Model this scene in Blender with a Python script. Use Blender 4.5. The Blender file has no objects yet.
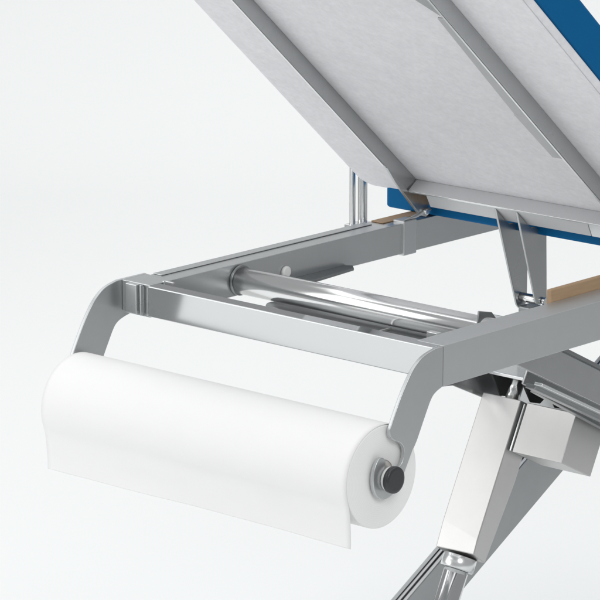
import bpy, bmesh, math, random
from mathutils import Vector, Matrix
random.seed(7)
S = bpy.context.scene
COL = S.collection
H = 0.78                       # height of the couch rails' top above the floor
R = math.radians

# ------------------------------------------------------------------ materials
def mat(name):
    m = bpy.data.materials.new(name); m.use_nodes = True
    nt = m.node_tree
    return m, nt, nt.nodes['Principled BSDF']

def noise(nt, scale, detail=4, stretch=None):
    tc = nt.nodes.new('ShaderNodeTexCoord'); mp = nt.nodes.new('ShaderNodeMapping')
    if stretch: mp.inputs['Scale'].default_value = stretch
    n = nt.nodes.new('ShaderNodeTexNoise'); n.inputs['Scale'].default_value = scale
    n.inputs['Detail'].default_value = detail
    nt.links.new(tc.outputs['Object'], mp.inputs['Vector']); nt.links.new(mp.outputs['Vector'], n.inputs['Vector'])
    return n

def ramp(nt, src, a, b, lo=0.1, hi=0.9):
    r = nt.nodes.new('ShaderNodeMapRange')
    r.inputs['From Min'].default_value = lo; r.inputs['From Max'].default_value = hi
    r.inputs['To Min'].default_value = a; r.inputs['To Max'].default_value = b
    nt.links.new(src, r.inputs['Value'])
    return r.outputs['Result']

def colmix(nt, src, c1, c2, lo=0.1, hi=0.9):
    f = ramp(nt, src, 0, 1, lo, hi)
    m = nt.nodes.new('ShaderNodeMix'); m.data_type = 'RGBA'
    m.inputs['A'].default_value = (*c1, 1); m.inputs['B'].default_value = (*c2, 1)
    nt.links.new(f, m.inputs['Factor'])
    return m.outputs['Result']

def bump(nt, src, b, strength, dist):
    n = nt.nodes.new('ShaderNodeBump'); n.inputs['Strength'].default_value = strength
    n.inputs['Distance'].default_value = dist
    nt.links.new(src, n.inputs['Height']); nt.links.new(n.outputs['Normal'], b.inputs['Normal'])

def metal(name, c, r0, r1, metallic=1.0, stretch=(1, 1, 1), scale=30, dv=0.04, bmp=0.0):
    m, nt, b = mat(name)
    n = noise(nt, scale, 5, stretch)
    c2 = tuple(min(1, x + dv) for x in c)
    nt.links.new(colmix(nt, n.outputs['Fac'], c, c2), b.inputs['Base Color'])
    n2 = noise(nt, 9, 3)
    nt.links.new(ramp(nt, n2.outputs['Fac'], r0, r1), b.inputs['Roughness'])
    b.inputs['Metallic'].default_value = metallic
    if bmp: bump(nt, n.outputs['Fac'], b, bmp, 0.0004)
    return m

M_FRAME = metal('silver_lacquered_steel', (.53, .545, .55), .22, .30, .88, (1, 1, 1), 60, .03)
M_ARM = metal('silver_lacquered_plate', (.545, .56, .565), .34, .42, .88, (1, 1, 1), 60, .03)
M_SATIN = metal('satin_silver_steel', (.57, .585, .59), .40, .48, .86, (1, 1, 1), 60, .02)
M_POL = metal('polished_silver_steel', (.52, .535, .54), .03, .05, .95, (1, 1, 1), 10, .01)
M_CHROME = metal('chrome', (.80, .805, .805), .14, .20, 1.0, (1, 1, 1), 20, .03)
M_ROD = metal('ground_steel_rod', (.60, .605, .61), .10, .14, 1.0, (1, 1, 1), 20, .03)
M_DARK = metal('dark_steel', (.27, .28, .285), .25, .35, .9, (1, 1, 1), 40, .04)
M_MECH = metal('grey_mechanism_steel', (.46, .47, .475), .22, .32, .9, (1, 1, 1), 40, .04)
M_ALU = metal('satin_aluminium_housing', (.585, .58, .57), .34, .40, .93, (1, 1, 1), 50, .03)
M_STRIP = metal('grey_strip_steel', (.46, .465, .47), .4, .5, .6, (1, 1, 1), 40, .03)
M_FLANGE = metal('grey_painted_flange', (.60, .605, .615), .45, .55, .25, (1, 1, 1), 40, .03)
M_STRUT = metal('dark_grey_lacquered_strut', (.40, .41, .415), .3, .4, .85, (1, 1, 1), 40, .03)
M_BLACKST = metal('black_oxide_steel', (.045, .045, .047), .5, .6, .3, (1, 1, 1), 40, .02)
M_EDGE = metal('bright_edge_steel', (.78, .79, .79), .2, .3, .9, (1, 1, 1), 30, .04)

M_CAP, nt, b = mat('black_plastic')
b.inputs['Base Color'].default_value = (.035, .036, .040, 1); b.inputs['Roughness'].default_value = .34
n = noise(nt, 400, 2); bump(nt, n.outputs['Fac'], b, .25, .0003)

M_WPL, nt, b = mat('white_plastic')
b.inputs['Base Color'].default_value = (.80, .80, .79, 1)
n = noise(nt, 30, 2); nt.links.new(ramp(nt, n.outputs['Fac'], .3, .45), b.inputs['Roughness'])

M_PAPER, nt, b = mat('soft_white_paper')
n = noise(nt, 240, 6); n2 = noise(nt, 14, 3, (1, 1, 3))
nt.links.new(colmix(nt, n2.outputs['Fac'], (.855, .852, .848), (.880, .877, .873)), b.inputs['Base Color'])
b.inputs['Roughness'].default_value = .85; b.inputs['Specular IOR Level'].default_value = .2
bump(nt, n.outputs['Fac'], b, .12, .0006)

M_PEND, nt, b = mat('wound_paper_edges')
tc = nt.nodes.new('ShaderNodeTexCoord'); w = nt.nodes.new('ShaderNodeTexWave')
w.wave_type = 'RINGS'; w.rings_direction = 'X'
w.inputs['Scale'].default_value = 130; w.inputs['Distortion'].default_value = .6; w.inputs['Detail'].default_value = 2
nt.links.new(tc.outputs['Object'], w.inputs['Vector'])
nt.links.new(colmix(nt, w.outputs['Fac'], (.875, .872, .868), (.90, .897, .893), 0, 1), b.inputs['Base Color'])
b.inputs['Roughness'].default_value = .9; b.inputs['Specular IOR Level'].default_value = .2
bump(nt, w.outputs['Fac'], b, .06, .0003)

M_CARD, nt, b = mat('cardboard')
n = noise(nt, 90, 4)
nt.links.new(colmix(nt, n.outputs['Fac'], (.62, .60, .57), (.68, .66, .63)), b.inputs['Base Color'])
b.inputs['Roughness'].default_value = .9

M_UNDER, nt, b = mat('grey_backing_cloth')
n = noise(nt, 42, 9); n2 = noise(nt, 420, 3); n3 = noise(nt, 160, 5)
c = colmix(nt, n.outputs['Fac'], (.79, .787, .808), (.85, .847, .868), .25, .75)
mx = nt.nodes.new('ShaderNodeMix'); mx.data_type = 'RGBA'; mx.blend_type = 'MULTIPLY'; mx.inputs['Factor'].default_value = 1
nt.links.new(c, mx.inputs['A'])
nt.links.new(colmix(nt, n3.outputs['Fac'], (.915, .915, .915), (1, 1, 1), .25, .7), mx.inputs['B'])
nt.links.new(mx.outputs['Result'], b.inputs['Base Color'])
b.inputs['Roughness'].default_value = .8; b.inputs['Specular IOR Level'].default_value = .25
bump(nt, n2.outputs['Fac'], b, .35, .0006)

M_BLUE, nt, b = mat('blue_leatherette')
n = noise(nt, 10, 4); n2 = nt.nodes.new('ShaderNodeTexVoronoi'); n2.inputs['Scale'].default_value = 420
tc = nt.nodes.new('ShaderNodeTexCoord'); nt.links.new(tc.outputs['Object'], n2.inputs['Vector'])
nt.links.new(colmix(nt, n.outputs['Fac'], (.0005, .105, .275), (.0008, .118, .305)), b.inputs['Base Color'])
b.inputs['Roughness'].default_value = .6; b.inputs['Specular IOR Level'].default_value = .12
bump(nt, n2.outputs['Distance'], b, .12, .0005)

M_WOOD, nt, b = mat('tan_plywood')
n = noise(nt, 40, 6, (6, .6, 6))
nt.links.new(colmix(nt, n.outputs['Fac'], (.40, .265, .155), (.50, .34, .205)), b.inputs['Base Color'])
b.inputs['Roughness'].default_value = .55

M_FLOOR, nt, b = mat('white_studio_paper')
n = noise(nt, 2, 3)
nt.links.new(colmix(nt, n.outputs['Fac'], (.865, .875, .872), (.872, .882, .879)), b.inputs['Base Color'])
b.inputs['Roughness'].default_value = .9; b.inputs['Specular IOR Level'].default_value = .1

# ------------------------------------------------------------------ mesh helpers (couch coordinates: X across, Y along, Z from the rail tops)
def tmpbm(): return bmesh.new()

def box(bm, x0, x1, y0, y1, z0, z1):
    vs = [bm.verts.new((x, y, z)) for x in (x0, x1) for y in (y0, y1) for z in (z0, z1)]
    for f in ((0, 1, 3, 2), (4, 6, 7, 5), (0, 4, 5, 1), (2, 3, 7, 6), (0, 2, 6, 4), (1, 5, 7, 3)):
        bm.faces.new([vs[i] for i in f])

def prism(bm, pts, x0, x1):
    """a (y, z) outline given thickness along x"""
    a = [bm.verts.new((x0, p[0], p[1])) for p in pts]; c = [bm.verts.new((x1, p[0], p[1])) for p in pts]
    bm.faces.new(a); bm.faces.new(c[::-1])
    for i in range(len(pts)):
        j = (i + 1) % len(pts); bm.faces.new((a[j], a[i], c[i], c[j]))

def hull8(bm, q0, q1):
    """solid between two quads (matching corner order)"""
    a = [bm.verts.new(p) for p in q0]; c = [bm.verts.new(p) for p in q1]
    bm.faces.new(a); bm.faces.new(c[::-1])
    for i in range(4):
        j = (i + 1) % 4; bm.faces.new((a[j], a[i], c[i], c[j]))

def lathe(bm, p0, p1, prof, seg=48, caps=True):
    """prof: list of (t along p0->p1 in metres, radius)"""
    p0 = Vector(p0); ax = (Vector(p1) - p0).normalized()
    u = ax.orthogonal().normalized(); v = ax.cross(u)
    rings = []
    for t, r in prof:
        rings.append([bm.verts.new(p0 + ax * t + (u * math.cos(2 * math.pi * i / seg) + v * math.sin(2 * math.pi * i / seg)) * r) for i in range(seg)])
    for a, c in zip(rings, rings[1:]):
        for i in range(seg):
            j = (i + 1) % seg; f = bm.faces.new((a[i], a[j], c[j], c[i])); f.smooth = True
    if caps:
        bm.faces.new(rings[0][::-1]); bm.faces.new(rings[-1])

def tube(bm, p0, p1, r, seg=40, ch=.0008):
    L = (Vector(p1) - Vector(p0)).length
    lathe(bm, p0, p1, [(0, r - ch), (ch, r), (L - ch, r), (L, r - ch)], seg)

def smooth_path(pts, n=6, closed=False):
    """Catmull-Rom through 2D points"""
    out = []; N = len(pts)
    rng = range(N if closed else N - 1)
    for i in rng:
        g = (lambda k: pts[k % N]) if closed else (lambda k: pts[min(max(k, 0), N - 1)])
        p0, p1, p2, p3 = g(i - 1), g(i), g(i + 1), g(i + 2)
        for s in range(n):
            t = s / n
            out.append(tuple(.5 * ((2 * p1[k]) + (-p0[k] + p2[k]) * t + (2 * p0[k] - 5 * p1[k] + 4 * p2[k] - p3[k]) * t * t + (-p0[k] + 3 * p1[k] - 3 * p2[k] + p3[k]) * t ** 3) for k in (0, 1)))
    if not closed: out.append(pts[-1])
    return out

def obj(name, bm, m, parent=None, bevel=0.0, seg=2, shift=None, mats=None, flat=False):
    bmesh.ops.recalc_face_normals(bm, faces=bm.faces)
    me = bpy.data.meshes.new(name); bm.to_mesh(me); bm.free()
    for mm in (mats or [m]): me.materials.append(mm)
    o = bpy.data.objects.new(name, me); COL.objects.link(o)
    if parent is not None: o.parent = parent
    if shift is not None: o.location = shift
    if bevel:
        md = o.modifiers.new('bevel', 'BEVEL'); md.width = bevel; md.segments = seg
        md.limit_method = 'ANGLE'; md.angle_limit = R(28); md.use_clamp_overlap = True
        if not flat:
            for p in me.polygons: p.use_smooth = True
            md.harden_normals = True
    return o

def thing(name, label, cat, loc):
    o = bpy.data.objects.new(name, None); COL.objects.link(o)
    o.location = loc; o.empty_display_size = .1
    o['label'] = label; o['category'] = cat
    return o

# ------------------------------------------------------------------ the couch
ROOT = Vector((.20, .60, 0))
couch = thing('examination_couch', 'silver framed examination couch with blue upholstery and its backrest tilted up', 'examination couch', ROOT)
OFF = Vector((0, 0, H)) - ROOT
def part(name, bm, m, bevel=.0012, parent=None, **k):
    if parent is None: return obj(name, bm, m, couch, bevel, shift=OFF, **k)
    return obj(name, bm, m, parent, bevel, **k)

YEND = 1.25
def channel_tube(bm, x0, x1, y0, y1, z0, z1, t=.003):
    """rectangular tube along y, open at its front end"""
    o0 = [(x0, z0), (x1, z0), (x1, z1), (x0, z1)]; i0 = [(x0 + t, z0 + t), (x1 - t, z0 + t), (x1 - t, z1 - t), (x0 + t, z1 - t)]
    A = [bm.verts.new((x, y0, z)) for x, z in o0]; B = [bm.verts.new((x, y1, z)) for x, z in o0]
    I = [bm.verts.new((x, y0, z)) for x, z in i0]; J = [bm.verts.new((x, y0 + .0015, z)) for x, z in i0]
    for k in range(4):
        j = (k + 1) % 4
        bm.faces.new((A[k], A[j], B[j], B[k])); bm.faces.new((A[j], A[k], I[k], I[j])); bm.faces.new((I[j], I[k], J[k], J[j]))
    bm.faces.new(B); bm.faces.new(J[::-1])

# left rail
bm = tmpbm(); channel_tube(bm, -.040, 0, .004, YEND, -.041, 0); rail_l = part('side_rail', bm, M_FRAME, .0015)
bm = tmpbm(); box(bm, -.0365, -.0175, -.002, .0038, -.0385, -.0015); part('end_plug', bm, M_FRAME, .0012, rail_l)
bm = tmpbm(); box(bm, -.0135, -.0105, -.001, .0036, -.0395, -.001); part('weld_rib', bm, M_FRAME, .0008, rail_l)
# raised lip along the rail's outer top edge
bm = tmpbm(); box(bm, -.0397, -.0245, .05, .448, .0002, .0013); part('top_lip', bm, M_FRAME, .0008, rail_l)
# hinge sleeve
bm = tmpbm()
box(bm, -.0165, .0035, .480, .506, -.0435, .0036)
prism(bm, [(.4810, .0040), (.506, .0040), (.540, .010), (.532, .0140), (.515, .0105)], -.001, .0034)
part('hinge_sleeve', bm, M_SATIN, .0016, rail_l)
# corner tab behind the crossbar
bm = tmpbm(); box(bm, .0003, .0030, .026, .0275, -.012, .0018); box(bm, .0003, .016, .0276, .031, -.0005, .0016)
part('corner_tab', bm, M_EDGE, .0004, rail_l)
# right rail
bm = tmpbm(); channel_tube(bm, .420, .460, .0131, YEND, -.0485, 0); rail_r = part('side_rail', bm, M_SATIN, .0015)
bm = tmpbm(); box(bm, .405, .4198, .048, .056, -.010, .0012); part('corner_tab', bm, M_EDGE, .0006, rail_r)
bm = tmpbm(); prism(bm, [(.150, -.01), (.185, -.01), (.176, .000), (.152, .0055)], .396, .399); part('tube_lug', bm, M_DARK, .0008, rail_r)
# tan batten on the right rail; left strip imitates a brown reflection
bm = tmpbm(); box(bm, .4125, .4198, .262, YEND, -.02, .0150); part('tan_rail_strip', bm, M_WOOD, .0015, rail_r)
bm = tmpbm(); box(bm, -.0390, -.0180, .462, YEND, .0002, .0016); part('tan_rail_strip', bm, M_WOOD, .0008, rail_l)

# front crossbar and chrome tube
bm = tmpbm(); cx = [(.0002, 0), (.4546, 0), (.4546, .0128), (.4198, .0128), (.4198, .021), (.0002, .021)]
a = [bm.verts.new((x, y, -.0388)) for x, y in cx]; c = [bm.verts.new((x, y, -.0004)) for x, y in cx]
bm.faces.new(a); bm.faces.new(c[::-1])
for i in range(6): bm.faces.new((a[(i + 1) % 6], a[i], c[i], c[(i + 1) % 6]))
part('crossbar', bm, M_POL, .0014)
bm = tmpbm(); tube(bm, (.0042, .165, -.0215), (.4196, .165, -.0215), .0172, 56); ctube = part('round_tube', bm, M_CHROME, 0)
bm = tmpbm(); lathe(bm, (.0003, .165, -.0215), (.0041, .165, -.0215), [(0, .0186), (.0006, .0194), (.0032, .0194), (.0038, .0186)], 56); part('end_ring', bm, M_DARK, 0, ctube)
# round-nosed dark plate below the chrome tube
pl = [(.055 + .012 - .012 * math.sin(a), .150 - .034 * math.cos(a)) for a in [R(x) for x in range(0, 181, 15)]]
bm = tmpbm()
prof = [(.0545, .172), (.052, .166), (.053, .158), (.058, .150), (.30, .096), (.4195, .070), (.4195, .172)]
lo = [bm.verts.new((x, y, -.046)) for x, y in prof]; hi = [bm.verts.new((x, y, -.041)) for x, y in prof]
bm.faces.new(lo); bm.faces.new(hi[::-1])
for i in range(len(prof)):
    j = (i + 1) % len(prof); bm.faces.new((lo[j], lo[i], hi[i], hi[j]))
web = part('web_plate', bm, M_STRUT, .0012)
bm = tmpbm(); box(bm, .2585, .2608, .098, .155, -.0408, -.0375); part('plate_rib', bm, M_EDGE, .0005, web)
# dark plate bracketed to the left rail
bm = tmpbm()
prof = [(.0003, .215), (.0003, .368), (.008, .372), (.019, .362), (.026, .285), (.020, .215)]
lo = [bm.verts.new((x, y, -.0405)) for x, y in prof]; hi = [bm.verts.new((x, y, -.0365)) for x, y in prof]
bm.faces.new(lo); bm.faces.new(hi[::-1])
for i in range(len(prof)):
    j = (i + 1) % len(prof); bm.faces.new((lo[j], lo[i], hi[i], hi[j]))
br = part('rail_bracket', bm, M_DARK, .001)
bm = tmpbm(); lathe(bm, (.0003, .250, -.0255), (.0045, .250, -.0255), [(0, .0078), (.003, .0078), (.0045, .006)], 28); part('bolt_head', bm, M_WPL, 0, br)

# roll arms: one plate each, hooked at the lower end
def circ(c, r, a0, a1, n):
    return [(c[0] + r * math.cos(R(a0 + (a1 - a0) * i / n)), c[1] + r * math.sin(R(a0 + (a1 - a0) * i / n))) for i in range(n + 1)]
AX = (-.0835, -.1367)
outer = smooth_path([(-.0005, -.0006), (-.0114, -.0027), (-.0205, -.0052), (-.029, -.0092), (-.041, -.0185), (-.050, -.0292), (-.059, -.0420), (-.067, -.0555), (-.0740, -.0680), (-.0800, -.0795)], 4)
notch = smooth_path([(-.0806, -.0815), (-.0798, -.0885), (-.0735, -.0945), (-.0640, -.0985), (-.0572, -.1050), (-.0553, -.1140), (-.0600, -.1245), (-.0690, -.1290)], 4)
slot = circ((-.0825, -.1372), .0096, 20, -180, 14)
tip = smooth_path([(-.0915, -.1290), (-.0872, -.1185), (-.0900, -.1120), (-.0972, -.1100), (-.1040, -.1160), (-.1085, -.1270), (-.1085, -.1410), (-.1035, -.1530), (-.0945, -.1592), (-.0855, -.1605), (-.0735, -.1570), (-.0640, -.1485), (-.0573, -.1408)], 4)
inner = smooth_path([(-.0401, -.1124), (-.0331, -.1035), (-.0193, -.0785), (-.0085, -.0600), (-.0005, -.0528), (.0110, -.0486)], 4)
PROF = outer + notch + slot + tip + inner
bm = tmpbm(); prism(bm, PROF + [(.0125, -.0486), (.0125, -.0006)], .4550, .4600); part('roll_arm', bm, M_ARM, .0011)
bm = tmpbm(); prism(bm, PROF + [(.050, -.040), (.050, -.0006)], -.0550, -.0500)
arm_l = part('roll_arm', bm, M_ARM, .0011)
bm = tmpbm(); box(bm, -.0498, -.0402, .006, .049, -.040, -.0009); part('spacer_block', bm, M_FRAME, .001, arm_l)

# chrome support posts on the left rail
bm = tmpbm(); tube(bm, (-.155, .5575, -.036), (-.155, .5575, .175), .0042, 28); tube(bm, (-.155, .5785, -.036), (-.155, .5785, .175), .0067, 32)
box(bm, -.163, -.0402, .550, .588, -.0400, -.0355)
part('support_post', bm, M_CHROME, .0004)

# ------------------------------------------------------------------ backrest, tilted 41 degrees
TH = R(41)
D = Vector((0, -math.cos(TH), math.sin(TH))); N = Vector((0, -math.sin(TH), -math.cos(TH)))
K = -.3756
def bp(x, d, h): return Vector((x, 0, 0)) + D * d + N * (K + h)
def bbox(bm, x0, x1, d0, d1, h0, h1):
    hull8(bm, [bp(x0, d0, h0), bp(x1, d0, h0), bp(x1, d1, h0), bp(x0, d1, h0)], [bp(x0, d0, h1), bp(x1, d0, h1), bp(x1, d1, h1), bp(x0, d1, h1)])
def bslab(bm, x0, x1, d0, d1, h0, h1, rc, n=7):
    """slab with rounded corners in its own plane"""
    pts = []
    for cx, cd, a in ((x1 - rc, d1 - rc, 0), (x0 + rc, d1 - rc, 90), (x0 + rc, d0 + rc, 180), (x1 - rc, d0 + rc, 270)):
        for i in range(n + 1):
            t = R(a + 90 * i / n); pts.append((cx + rc * math.cos(t), cd + rc * math.sin(t)))
    a = [bm.verts.new(bp(x, d, h0)) for x, d in pts]; c = [bm.verts.new(bp(x, d, h1)) for x, d in pts]
    bm.faces.new(a); bm.faces.new(c[::-1])
    for i in range(len(pts)):
        j = (i + 1) % len(pts); bm.faces.new((a[j], a[i], c[i], c[j]))
bm = tmpbm(); bslab(bm, -.121, .4785, -.392, .36, -.012, 0, .022); back = part('backrest', bm, M_UNDER, .004, seg=3)
bm = tmpbm(); bslab(bm, -.120, .4795, -.391, .361, -.062, -.0122, .022); part('cushion', bm, M_BLUE, .007, back, seg=4)
bm = tmpbm(); bslab(bm, .4520, .4770, -.375, .352, .0002, .0016, .006)
part('border_hem', bm, M_UNDER, .0012, back, seg=3)
# left frame bar with hinge bracket
bm = tmpbm(); bbox(bm, -.004, 0, -.345, .34, .0002, .0215); bbox(bm, -.018, -.0042, -.345, .34, .0002, .003)
fbar = part('frame_bar', bm, M_MECH, .0008, back)
bm = tmpbm(); bbox(bm, -.0030, -.0002, -.28, .335, .0217, .0225); part('edge_lip', bm, M_EDGE, .0003, fbar)
bm = tmpbm()
pts = [(-.285, .0217), (-.315, .0275), (-.357, .0312), (-.3800, .0328), (-.3870, .0325), (-.3960, .0285), (-.3990, .0215), (-.395, .0160), (-.388, .0140), (-.386, .0003), (-.346, .0003), (-.346, .0217)]
a = [bm.verts.new(bp(-.003, d, h)) for d, h in pts]; c = [bm.verts.new(bp(.0020, d, h)) for d, h in pts]
bm.faces.new(a); bm.faces.new(c[::-1])
for i in range(len(pts)):
    j = (i + 1) % len(pts); bm.faces.new((a[j], a[i], c[i], c[j]))
part('hinge_bracket', bm, M_MECH, .0008, fbar)
bm = tmpbm(); tube(bm, bp(.0022, -.388, .0250), bp(.0080, -.388, .0250), .0042, 24); part('hinge_pin', bm, M_EDGE, 0, fbar)
# right frame bar with inward flange
bm = tmpbm(); bbox(bm, .3535, .3575, -.43, .34, .0002, .0215)
fbar2 = part('frame_bar', bm, M_MECH, .0008, back)
bm = tmpbm(); bbox(bm, .3536, .3566, -.42, .335, .0217, .0226); part('edge_lip', bm, M_EDGE, .0003, fbar2)
bm = tmpbm()
def flange(d0, d1, x0a, x0b):
    hull8(bm, [bp(.3534, d0, .0200), bp(x0a, d0, .0200), bp(x0b, d1, .0200), bp(.3534, d1, .0200)], [bp(.3534, d0, .0225), bp(x0a, d0, .0225), bp(x0b, d1, .0225), bp(.3534, d1, .0225)])
flange(-.176, -.080, .3385, .3345)
flange(-.0795, .128, .3360, .3440)
part('flange_strip', bm, M_STRIP, .0006, fbar2)
# lower cross profile: an upright and a flat flange
bm = tmpbm()
hull8(bm, [bp(.0002, -.3475, .0002), bp(.3533, -.3475, .0002), bp(.3533, -.3515, .0002), bp(.0002, -.3515, .0002)],
      [bp(.0024, -.3405, .0215), bp(.3533, -.3405, .0215), bp(.3533, -.3445, .0215), bp(.0024, -.3445, .0215)])
part('cross_profile', bm, M_FLANGE, .0007, back)
bm = tmpbm(); bbox(bm, .0026, .3531, -.3444, -.3404, .0217, .0226); part('edge_lip', bm, M_EDGE, .0003, back)
def lowflange(x0, x0b, x1, x1b, m):
    bm = tmpbm()
    hull8(bm, [bp(x0b, -.379, .0186), bp(x1b, -.379, .0186), bp(x1, -.3446, .0186), bp(x0, -.3446, .0186)], [bp(x0b, -.379, .0214), bp(x1b, -.379, .0214), bp(x1, -.3446, .0214), bp(x0, -.3446, .0214)])
    part('lower_flange', bm, m, .0006, back)
lowflange(.0295, .0160, .2965, .2835, M_FLANGE)
lowflange(.2975, .2845, .3530, .3530, M_EDGE)
# upper cross profile
bm = tmpbm(); bbox(bm, .0002, .3533, .166, .170, .0002, .0215); bbox(bm, .0002, .3533, .1702, .200, .0186, .0214)
hull8(bm, [bp(.3533, .128, .0186), bp(.3533, .170, .0186), bp(.318, .170, .0186), bp(.330, .163, .0186)], [bp(.3533, .128, .0214), bp(.3533, .170, .0214), bp(.318, .170, .0214), bp(.330, .163, .0214)])
part('cross_profile', bm, M_MECH, .0007, back)

PLA = [(.4950, .0386), (.5415, -.0977), (.546, -.1025), (.558, -.1025), (.5625, -.0950), (.5640, .0044), (.5470, .0045), (.5405, .0085), (.5325, .0140), (.5235, .0138)]
PLB = [(.4940, .0395), (.5358, -.0869), (.540, -.0915), (.555, -.0915), (.5590, -.0880), (.5560, .0044), (.5470, .0045), (.5405, .0085), (.5325, .0140), (.5235, .0138)]
PY, PZ = .550, -.088
# two tapered plates that carry the backrest's lifting pin
for x, pts in ((.146, PLA), (.182, PLB)):
    bm = tmpbm(); prism(bm, pts, x - .0035, x)
    p = part('pivot_plate', bm, M_MECH, .0009)
bm = tmpbm(); tube(bm, (.138, PY, PZ), (.1423, PY, PZ), .0055, 28); tube(bm, (.1463, PY, PZ), (.1782, PY, PZ), .0062, 28); tube(bm, (.1823, PY, PZ), (.1865, PY, PZ), .0050, 28)
part('pivot_pin', bm, M_CHROME, 0)
bm = tmpbm(); box(bm, .150, .174, PY - .012, PY + .012, PZ - .10, PZ - .0090); part('push_rod', bm, M_DARK, .003)

# ------------------------------------------------------------------ seat
bm = tmpbm()
def seat_slab(bm, x0, x1, y0, y1, z0, z1, rc, n=6):
    pts = []
    for cx, cy, a in ((x1 - rc, y1 - rc, 0), (x0 + rc, y1 - rc, 90), (x0 + rc, y0 + rc, 180), (x1 - rc, y0 + rc, 270)):
        for i in range(n + 1):
            t = R(a + 90 * i / n); pts.append((cx + rc * math.cos(t), cy + rc * math.sin(t)))
    a = [bm.verts.new((x, y, z0)) for x, y in pts]; c = [bm.verts.new((x, y, z1)) for x, y in pts]
    bm.faces.new(a[::-1]); bm.faces.new(c)
    for i in range(len(pts)):
        j = (i + 1) % len(pts); bm.faces.new((a[i], a[j], c[j], c[i]))
seat_slab(bm, -.083, .498, .5385, YEND + .05, .0021, .075, .012); seat = part('seat_cushion', bm, M_BLUE, .0035, seg=4)
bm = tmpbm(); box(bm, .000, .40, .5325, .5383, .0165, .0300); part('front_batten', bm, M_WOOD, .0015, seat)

# ------------------------------------------------------------------ lifting mechanism under the right rail
def slanted(bm, p, q, h, x0, x1):
    """bar in the YZ plane from p to q (upper edge), depth h perpendicular below"""
    p = Vector((0, *p)); q = Vector((0, *q)); d = (q - p).normalized(); nn = Vector((0, d.z, -d.y))
    if nn.z > 0: nn = -nn
    pts = [p, q, q + nn * h, p + nn * h]
    prism(bm, [(v.y, v.z) for v in pts], x0, x1)
bm = tmpbm()
slanted(bm, (.175, -.0077), (.90, -.372), .0395, .405, .4095)
lift = part('lift_arm', bm, M_MECH, .0012)
bm = tmpbm(); slanted(bm, (.19, -.0064), (.90, -.3655), .005, .384, .4045); part('arm_web', bm, M_DARK, .0008, lift)
bm = tmpbm(); slanted(bm, (.258, -.1010), (.90, -.417), .004, .4000, .4125); part('arm_lip', bm, M_EDGE, .0008, lift)
bm = tmpbm(); slanted(bm, (.262, -.1060), (.90, -.4220), .006, .384, .399); part('arm_lip', bm, M_DARK, .0008, lift)
bm = tmpbm(); slanted(bm, (.345, -.093), (.95, -.420), .0420, .326, .330); lift2 = part('lift_arm', bm, M_MECH, .0012)
bm = tmpbm(); slanted(bm, (.345, -.1405), (.95, -.4675), .004, .326, .338); part('arm_lip', bm, M_DARK, .0008, lift2)
# actuator carrier plate
bm = tmpbm(); box(bm, .168, .268, .456, .575, -.1700, -.1655); carrier = part('carrier_plate', bm, M_EDGE, .0008)
bm = tmpbm(); prism(bm, [(.372, -.1750), (.4600, -.1705), (.500, -.1705), (.505, -.2150), (.4661, -.2075), (.4045, -.1790)], .148, .152); part('carrier_lug', bm, M_MECH, .0008, carrier)
for x in (.166, .216, .256):
    bm = tmpbm(); prism(bm, [(.461, -.1703), (.530, -.1703), (.520, -.2000), (.500, -.2100), (.482, -.2050)], x, x + .004); part('carrier_lug', bm, M_BLACKST, .0008, carrier)
bm = tmpbm(); box(bm, .15, .33, .54, .546, -.245, -.1703); part('back_wall', bm, M_MECH, .0008, carrier)
bm = tmpbm(); tube(bm, (.221, .487, -.188), (.248, .487, -.188), .0078, 24); part('pivot_bolt', bm, M_CHROME, 0, carrier)

# actuator: axis leans towards the head end
P0 = Vector((.16, .4557, -.1962)); A = Vector((0, -.454, -.891)); NF = Vector((0, -.891, .454))
def ap(x, a, s): return Vector((x, 0, 0)) + Vector((0, P0.y, P0.z)) + A * a - NF * s
def abox(bm, x0, x1, a0, a1, s0, s1):
    hull8(bm, [ap(x0, a0, s0), ap(x1, a0, s0), ap(x1, a1, s0), ap(x0, a1, s0)], [ap(x0, a0, s1), ap(x1, a0, s1), ap(x1, a1, s1), ap(x0, a1, s1)])
bm = tmpbm()
pl_ = [(0, 0), (.1735, 0), (.2095, .0026), (.2125, .030), (.0999, .0400), (.0, .0400)]
pr_ = [(0, 0), (.1880, 0), (.2075, .0016), (.2125, .030), (.0999, .0400), (.0, .0400)]
a = [bm.verts.new(ap(.160, *q)) for q in pl_]; c = [bm.verts.new(ap(.223, *q)) for q in pr_]
bm.faces.new(a); bm.faces.new(c[::-1])
for i in range(len(pl_)):
    j = (i + 1) % len(pl_); bm.faces.new((a[j], a[i], c[i], c[j]))
act = part('actuator_housing', bm, M_ALU, .0012, seg=2, flat=True)
bm = tmpbm(); abox(bm, .2335, .3135, .0008, .0672, 0, .0695); part('motor_housing', bm, M_ALU, .0011, act, seg=2)
bm = tmpbm(); abox(bm, .2232, .2333, .004, .0660, .006, .060); part('joint_plate', bm, M_DARK, .0008, act)
bm = tmpbm(); abox(bm, .2268, .2292, .003, .0662, .0025, .0058); part('seam_rib', bm, M_CHROME, .0006, act)
bm = tmpbm(); tube(bm, ap(.192, -.035, .022), ap(.192, -.0003, .022), .0095, 32); part('mount_pin', bm, M_CHROME, 0, act)
bm = tmpbm(); lathe(bm, ap(.1925, .2125, .0165), ap(.1925, .235, .0165), [(0, .0215), (.0006, .0222), (.0165, .0222), (.0180, .0210)], 48); part('collar', bm, M_EDGE, 0, act)
bm = tmpbm(); tube(bm, ap(.1925, .2306, .0165), ap(.1925, .52, .0165), .0162, 48); part('piston_rod', bm, M_ROD, 0, act)

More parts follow.
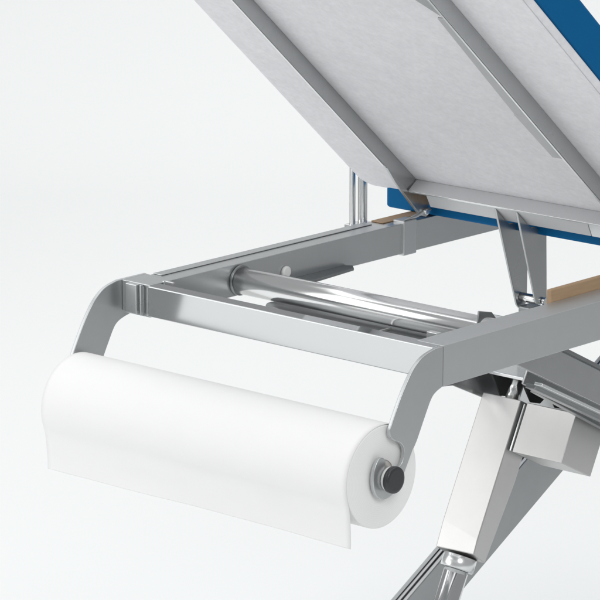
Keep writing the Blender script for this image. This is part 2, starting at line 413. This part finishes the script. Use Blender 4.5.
# strut of the scissor lift, behind the actuator
bm = tmpbm()
ZS = lambda y: -.4171 + .5580 * (y - .4293)
slanted(bm, (.80, ZS(.80)), (.13, ZS(.13)), .068, .100, .1235)
strut = part('scissor_strut', bm, M_STRUT, .0015)
for xa, xb, mm in ((.1035, .1085, M_DARK), (.1150, .1165, M_BLACKST)):  # dark strips imitating reflection streaks on the strut's upper face
    bm = tmpbm(); slanted(bm, (.79, ZS(.79) + .0018), (.14, ZS(.14) + .0018), .0013, xa, xb); part('reflection_streak', bm, mm, .0003, strut)
# floor frame the mechanism stands on (below the picture)
bm = tmpbm()
for x in (.06, .36): box(bm, x, x + .04, -.15, 1.25, -H + .02, -H + .06)
box(bm, .1002, .3598, .10, .14, -H + .022, -H + .058); box(bm, .1002, .3598, 1.0, 1.04, -H + .022, -H + .058)
bf = part('base_frame', bm, M_FRAME, .002)
for x in (.08, .38):
    for y in (-.11, 1.21):
        bm = tmpbm(); lathe(bm, (x, y, -H), (x, y, -H + .0198), [(0, .022), (.003, .024), (.0198, .018)], 28); part('foot', bm, M_CAP, 0, bf)

# ------------------------------------------------------------------ paper roll
RR = .0600
rloc = Vector((.205, AX[0], AX[1] + H))
roll = thing('paper_roll', 'white roll of couch paper hanging between the silver arms with a loose sheet', 'paper roll', rloc)
X0, X1 = -.2460, .2460
bm = tmpbm()
SEG = 96
prof = [(X0, .020), (X0, RR - .0012), (X0 + .0005, RR - .0004), (X0 + .0012, RR), (X1 - .0012, RR), (X1 - .0005, RR - .0004), (X1, RR - .0012), (X1, .020)]
rings = [[bm.verts.new((x, r * math.cos(2 * math.pi * i / SEG), r * math.sin(2 * math.pi * i / SEG))) for i in range(SEG)] for x, r in prof]
for k, (a, c) in enumerate(zip(rings, rings[1:])):
    for i in range(SEG):
        j = (i + 1) % SEG; f = bm.faces.new((a[i], a[j], c[j], c[i]))
        f.smooth = k in (1, 2, 3, 4, 5); f.material_index = 1 if k in (0, 6) else 0
for i in range(SEG):
    j = (i + 1) % SEG; bm.faces.new((rings[-1][i], rings[-1][j], rings[0][j], rings[0][i]))
wound = obj('wound_paper', bm, None, roll, mats=[M_PAPER, M_PEND])
bm = tmpbm(); lathe(bm, (X0 + .001, 0, 0), (X1 - .001, 0, 0), [(0, .0130), (0.0, .0198), (.490, .0198), (.490, .0130), (0, .0130)], 40, caps=False); obj('cardboard_core', bm, M_CARD, roll)
# the loose sheet: leaves the roll over the front and hangs down
path = []
for a in range(30, 199, 4): path.append(((RR + .0007) * math.cos(R(a)), (RR + .0007) * math.sin(R(a))))
path += smooth_path([path[-1], (-.0549, -.0275), (-.0530, -.0410), (-.0517, -.0550), (-.0512, -.0660), (-.0511, -.0735)], 5)[1:]
bm = tmpbm(); NX = 60
grid = []
for i in range(NX + 1):
    x = X0 + .0006 + (X1 - X0 - .0012) * i / NX; row = []
    for k, (y, z) in enumerate(path):
        t = max(0, (k - 42) / (len(path) - 43))
        w = .0011 * t * (math.sin(x * 17 + .6) + .5 * math.sin(x * 41 + 2)) 
        row.append(bm.verts.new((x, y + w, z + .0008 * t * math.sin(x * 9 + 1))))
    grid.append(row)
for a, c in zip(grid, grid[1:]):
    for k in range(len(path) - 1):
        f = bm.faces.new((a[k], a[k + 1], c[k + 1], c[k])); f.smooth = True
sh = obj('paper_sheet', bm, M_PAPER, roll)
md = sh.modifiers.new('thick', 'SOLIDIFY'); md.thickness = .0004; md.offset = 1

# spindle through the roll
spin = thing('roll_spindle', 'chrome spindle with black end cap hooked in the silver arm through the paper roll', 'spindle', (.205, AX[0], AX[1] + H - .012))
bm = tmpbm(); tube(bm, (-.270, 0, .012), (.2645, 0, .012), .0086, 36); obj('rod', bm, M_CHROME, spin)
def endcap(x, s):
    bm = tmpbm(); lathe(bm, (x, 0, .012), (x + s, 0, .012), [(0, .0132), (.0004, .0140), (.0038, .0140), (.0042, .0132)], 44)
    c = obj('shoulder_ring', bm, M_WPL, spin)
    bm = tmpbm(); lathe(bm, (x + s * .0043, 0, .012), (x + s, 0, .012), [(0, .0146), (.0008, .0156), (.0050, .0158), (.0066, .0153), (.0074, .0142), (.0076, .0122)], 48)
    obj('end_cap', bm, M_CAP, spin)
endcap(.2556, 1); endcap(-.2626, -1)

# ------------------------------------------------------------------ studio sweep: paper floor running up into a low wall, laid along the view
cam_loc = Vector((3.00405, -3.05778, 1.01028 + H))
a_ = R(48); fh = Vector((-math.cos(a_), math.sin(a_), 0)); rt = Vector((math.sin(a_), math.cos(a_), 0))
bm = tmpbm()
ctr = Vector((.2, .3, 0))
prof = [(-3.0, 0), (0, 0), (2.5, 0), (4.2, 0)]
for i in range(1, 13): t = R(90 * i / 12); prof.append((4.2 + .8 * math.sin(t), .8 - .8 * math.cos(t)))
prof.append((5.0, 1.9))
cols = []
for w in (-2.5, 1.9):
    cols.append([bm.verts.new(ctr + fh * u + rt * w + Vector((0, 0, z))) for u, z in prof])
for i in range(len(prof) - 1):
    f = bm.faces.new((cols[0][i], cols[1][i], cols[1][i + 1], cols[0][i + 1])); f.smooth = True
fl = obj('studio_floor', bm, M_FLOOR); fl['kind'] = 'structure'

# ------------------------------------------------------------------ lamps
def area(name, loc, target, sx, sy, power, col=(1, 1, 1)):
    l = bpy.data.lights.new(name, 'AREA'); l.shape = 'RECTANGLE'; l.size = sx; l.size_y = sy; l.energy = power; l.color = col
    o = bpy.data.objects.new(name, l); COL.objects.link(o); o.location = loc
    o.rotation_euler = (Vector(target) - Vector(loc)).to_track_quat('-Z', 'Y').to_euler()
    return o
area('key_softbox', (-1.9, -2.5, 1.85), (.2, .1, .75), 3.0, 2.9, 47)
low = area('added_low_softbox', (-.964, -1.880, .52), (.2, 0, .76), 1.0, .85, 2.7)  # unseen lamp added to give the crossbar its slanted reflection edge
low.rotation_euler.rotate_axis('Z', R(-13))
area('overhead_softbox', ctr + fh * 1.6 + Vector((0, 0, 4.2)), ctr + fh * 1.6, 6.0, 6.0, 148)
area('added_background_light', ctr + fh * 3.0 + Vector((0, 0, 3.6)), ctr + fh * 4.9 + Vector((0, 0, .4)), 5.0, 1.2, 14)  # unseen lamp added to brighten the sweep's low wall
area('fill_softbox', (3.3, -1.9, 3.0), (.3, .3, .7), 1.6, 1.6, 52)

w = bpy.data.worlds.new('World'); S.world = w; w.use_nodes = True
bg = w.node_tree.nodes['Background']; bg.inputs['Color'].default_value = (.97, .99, 1, 1); bg.inputs['Strength'].default_value = .38

# ------------------------------------------------------------------ camera
cam = bpy.data.cameras.new('camera'); co = bpy.data.objects.new('camera', cam); COL.objects.link(co)
p_ = R(13.5)
f = Vector((-math.cos(a_) * math.cos(p_), math.sin(a_) * math.cos(p_), -math.sin(p_)))
co.location = cam_loc; co.rotation_euler = f.to_track_quat('-Z', 'Y').to_euler()
cam.sensor_width = 36; cam.sensor_fit = 'HORIZONTAL'; cam.lens = 36 * 3600 / 600; cam.clip_end = 60; cam.clip_start = .05
S.camera = co

S.view_settings.view_transform = 'Standard'; S.view_settings.look = 'None'
S.view_settings.exposure = 0; S.view_settings.gamma = 1
S.cycles.max_bounces = 12
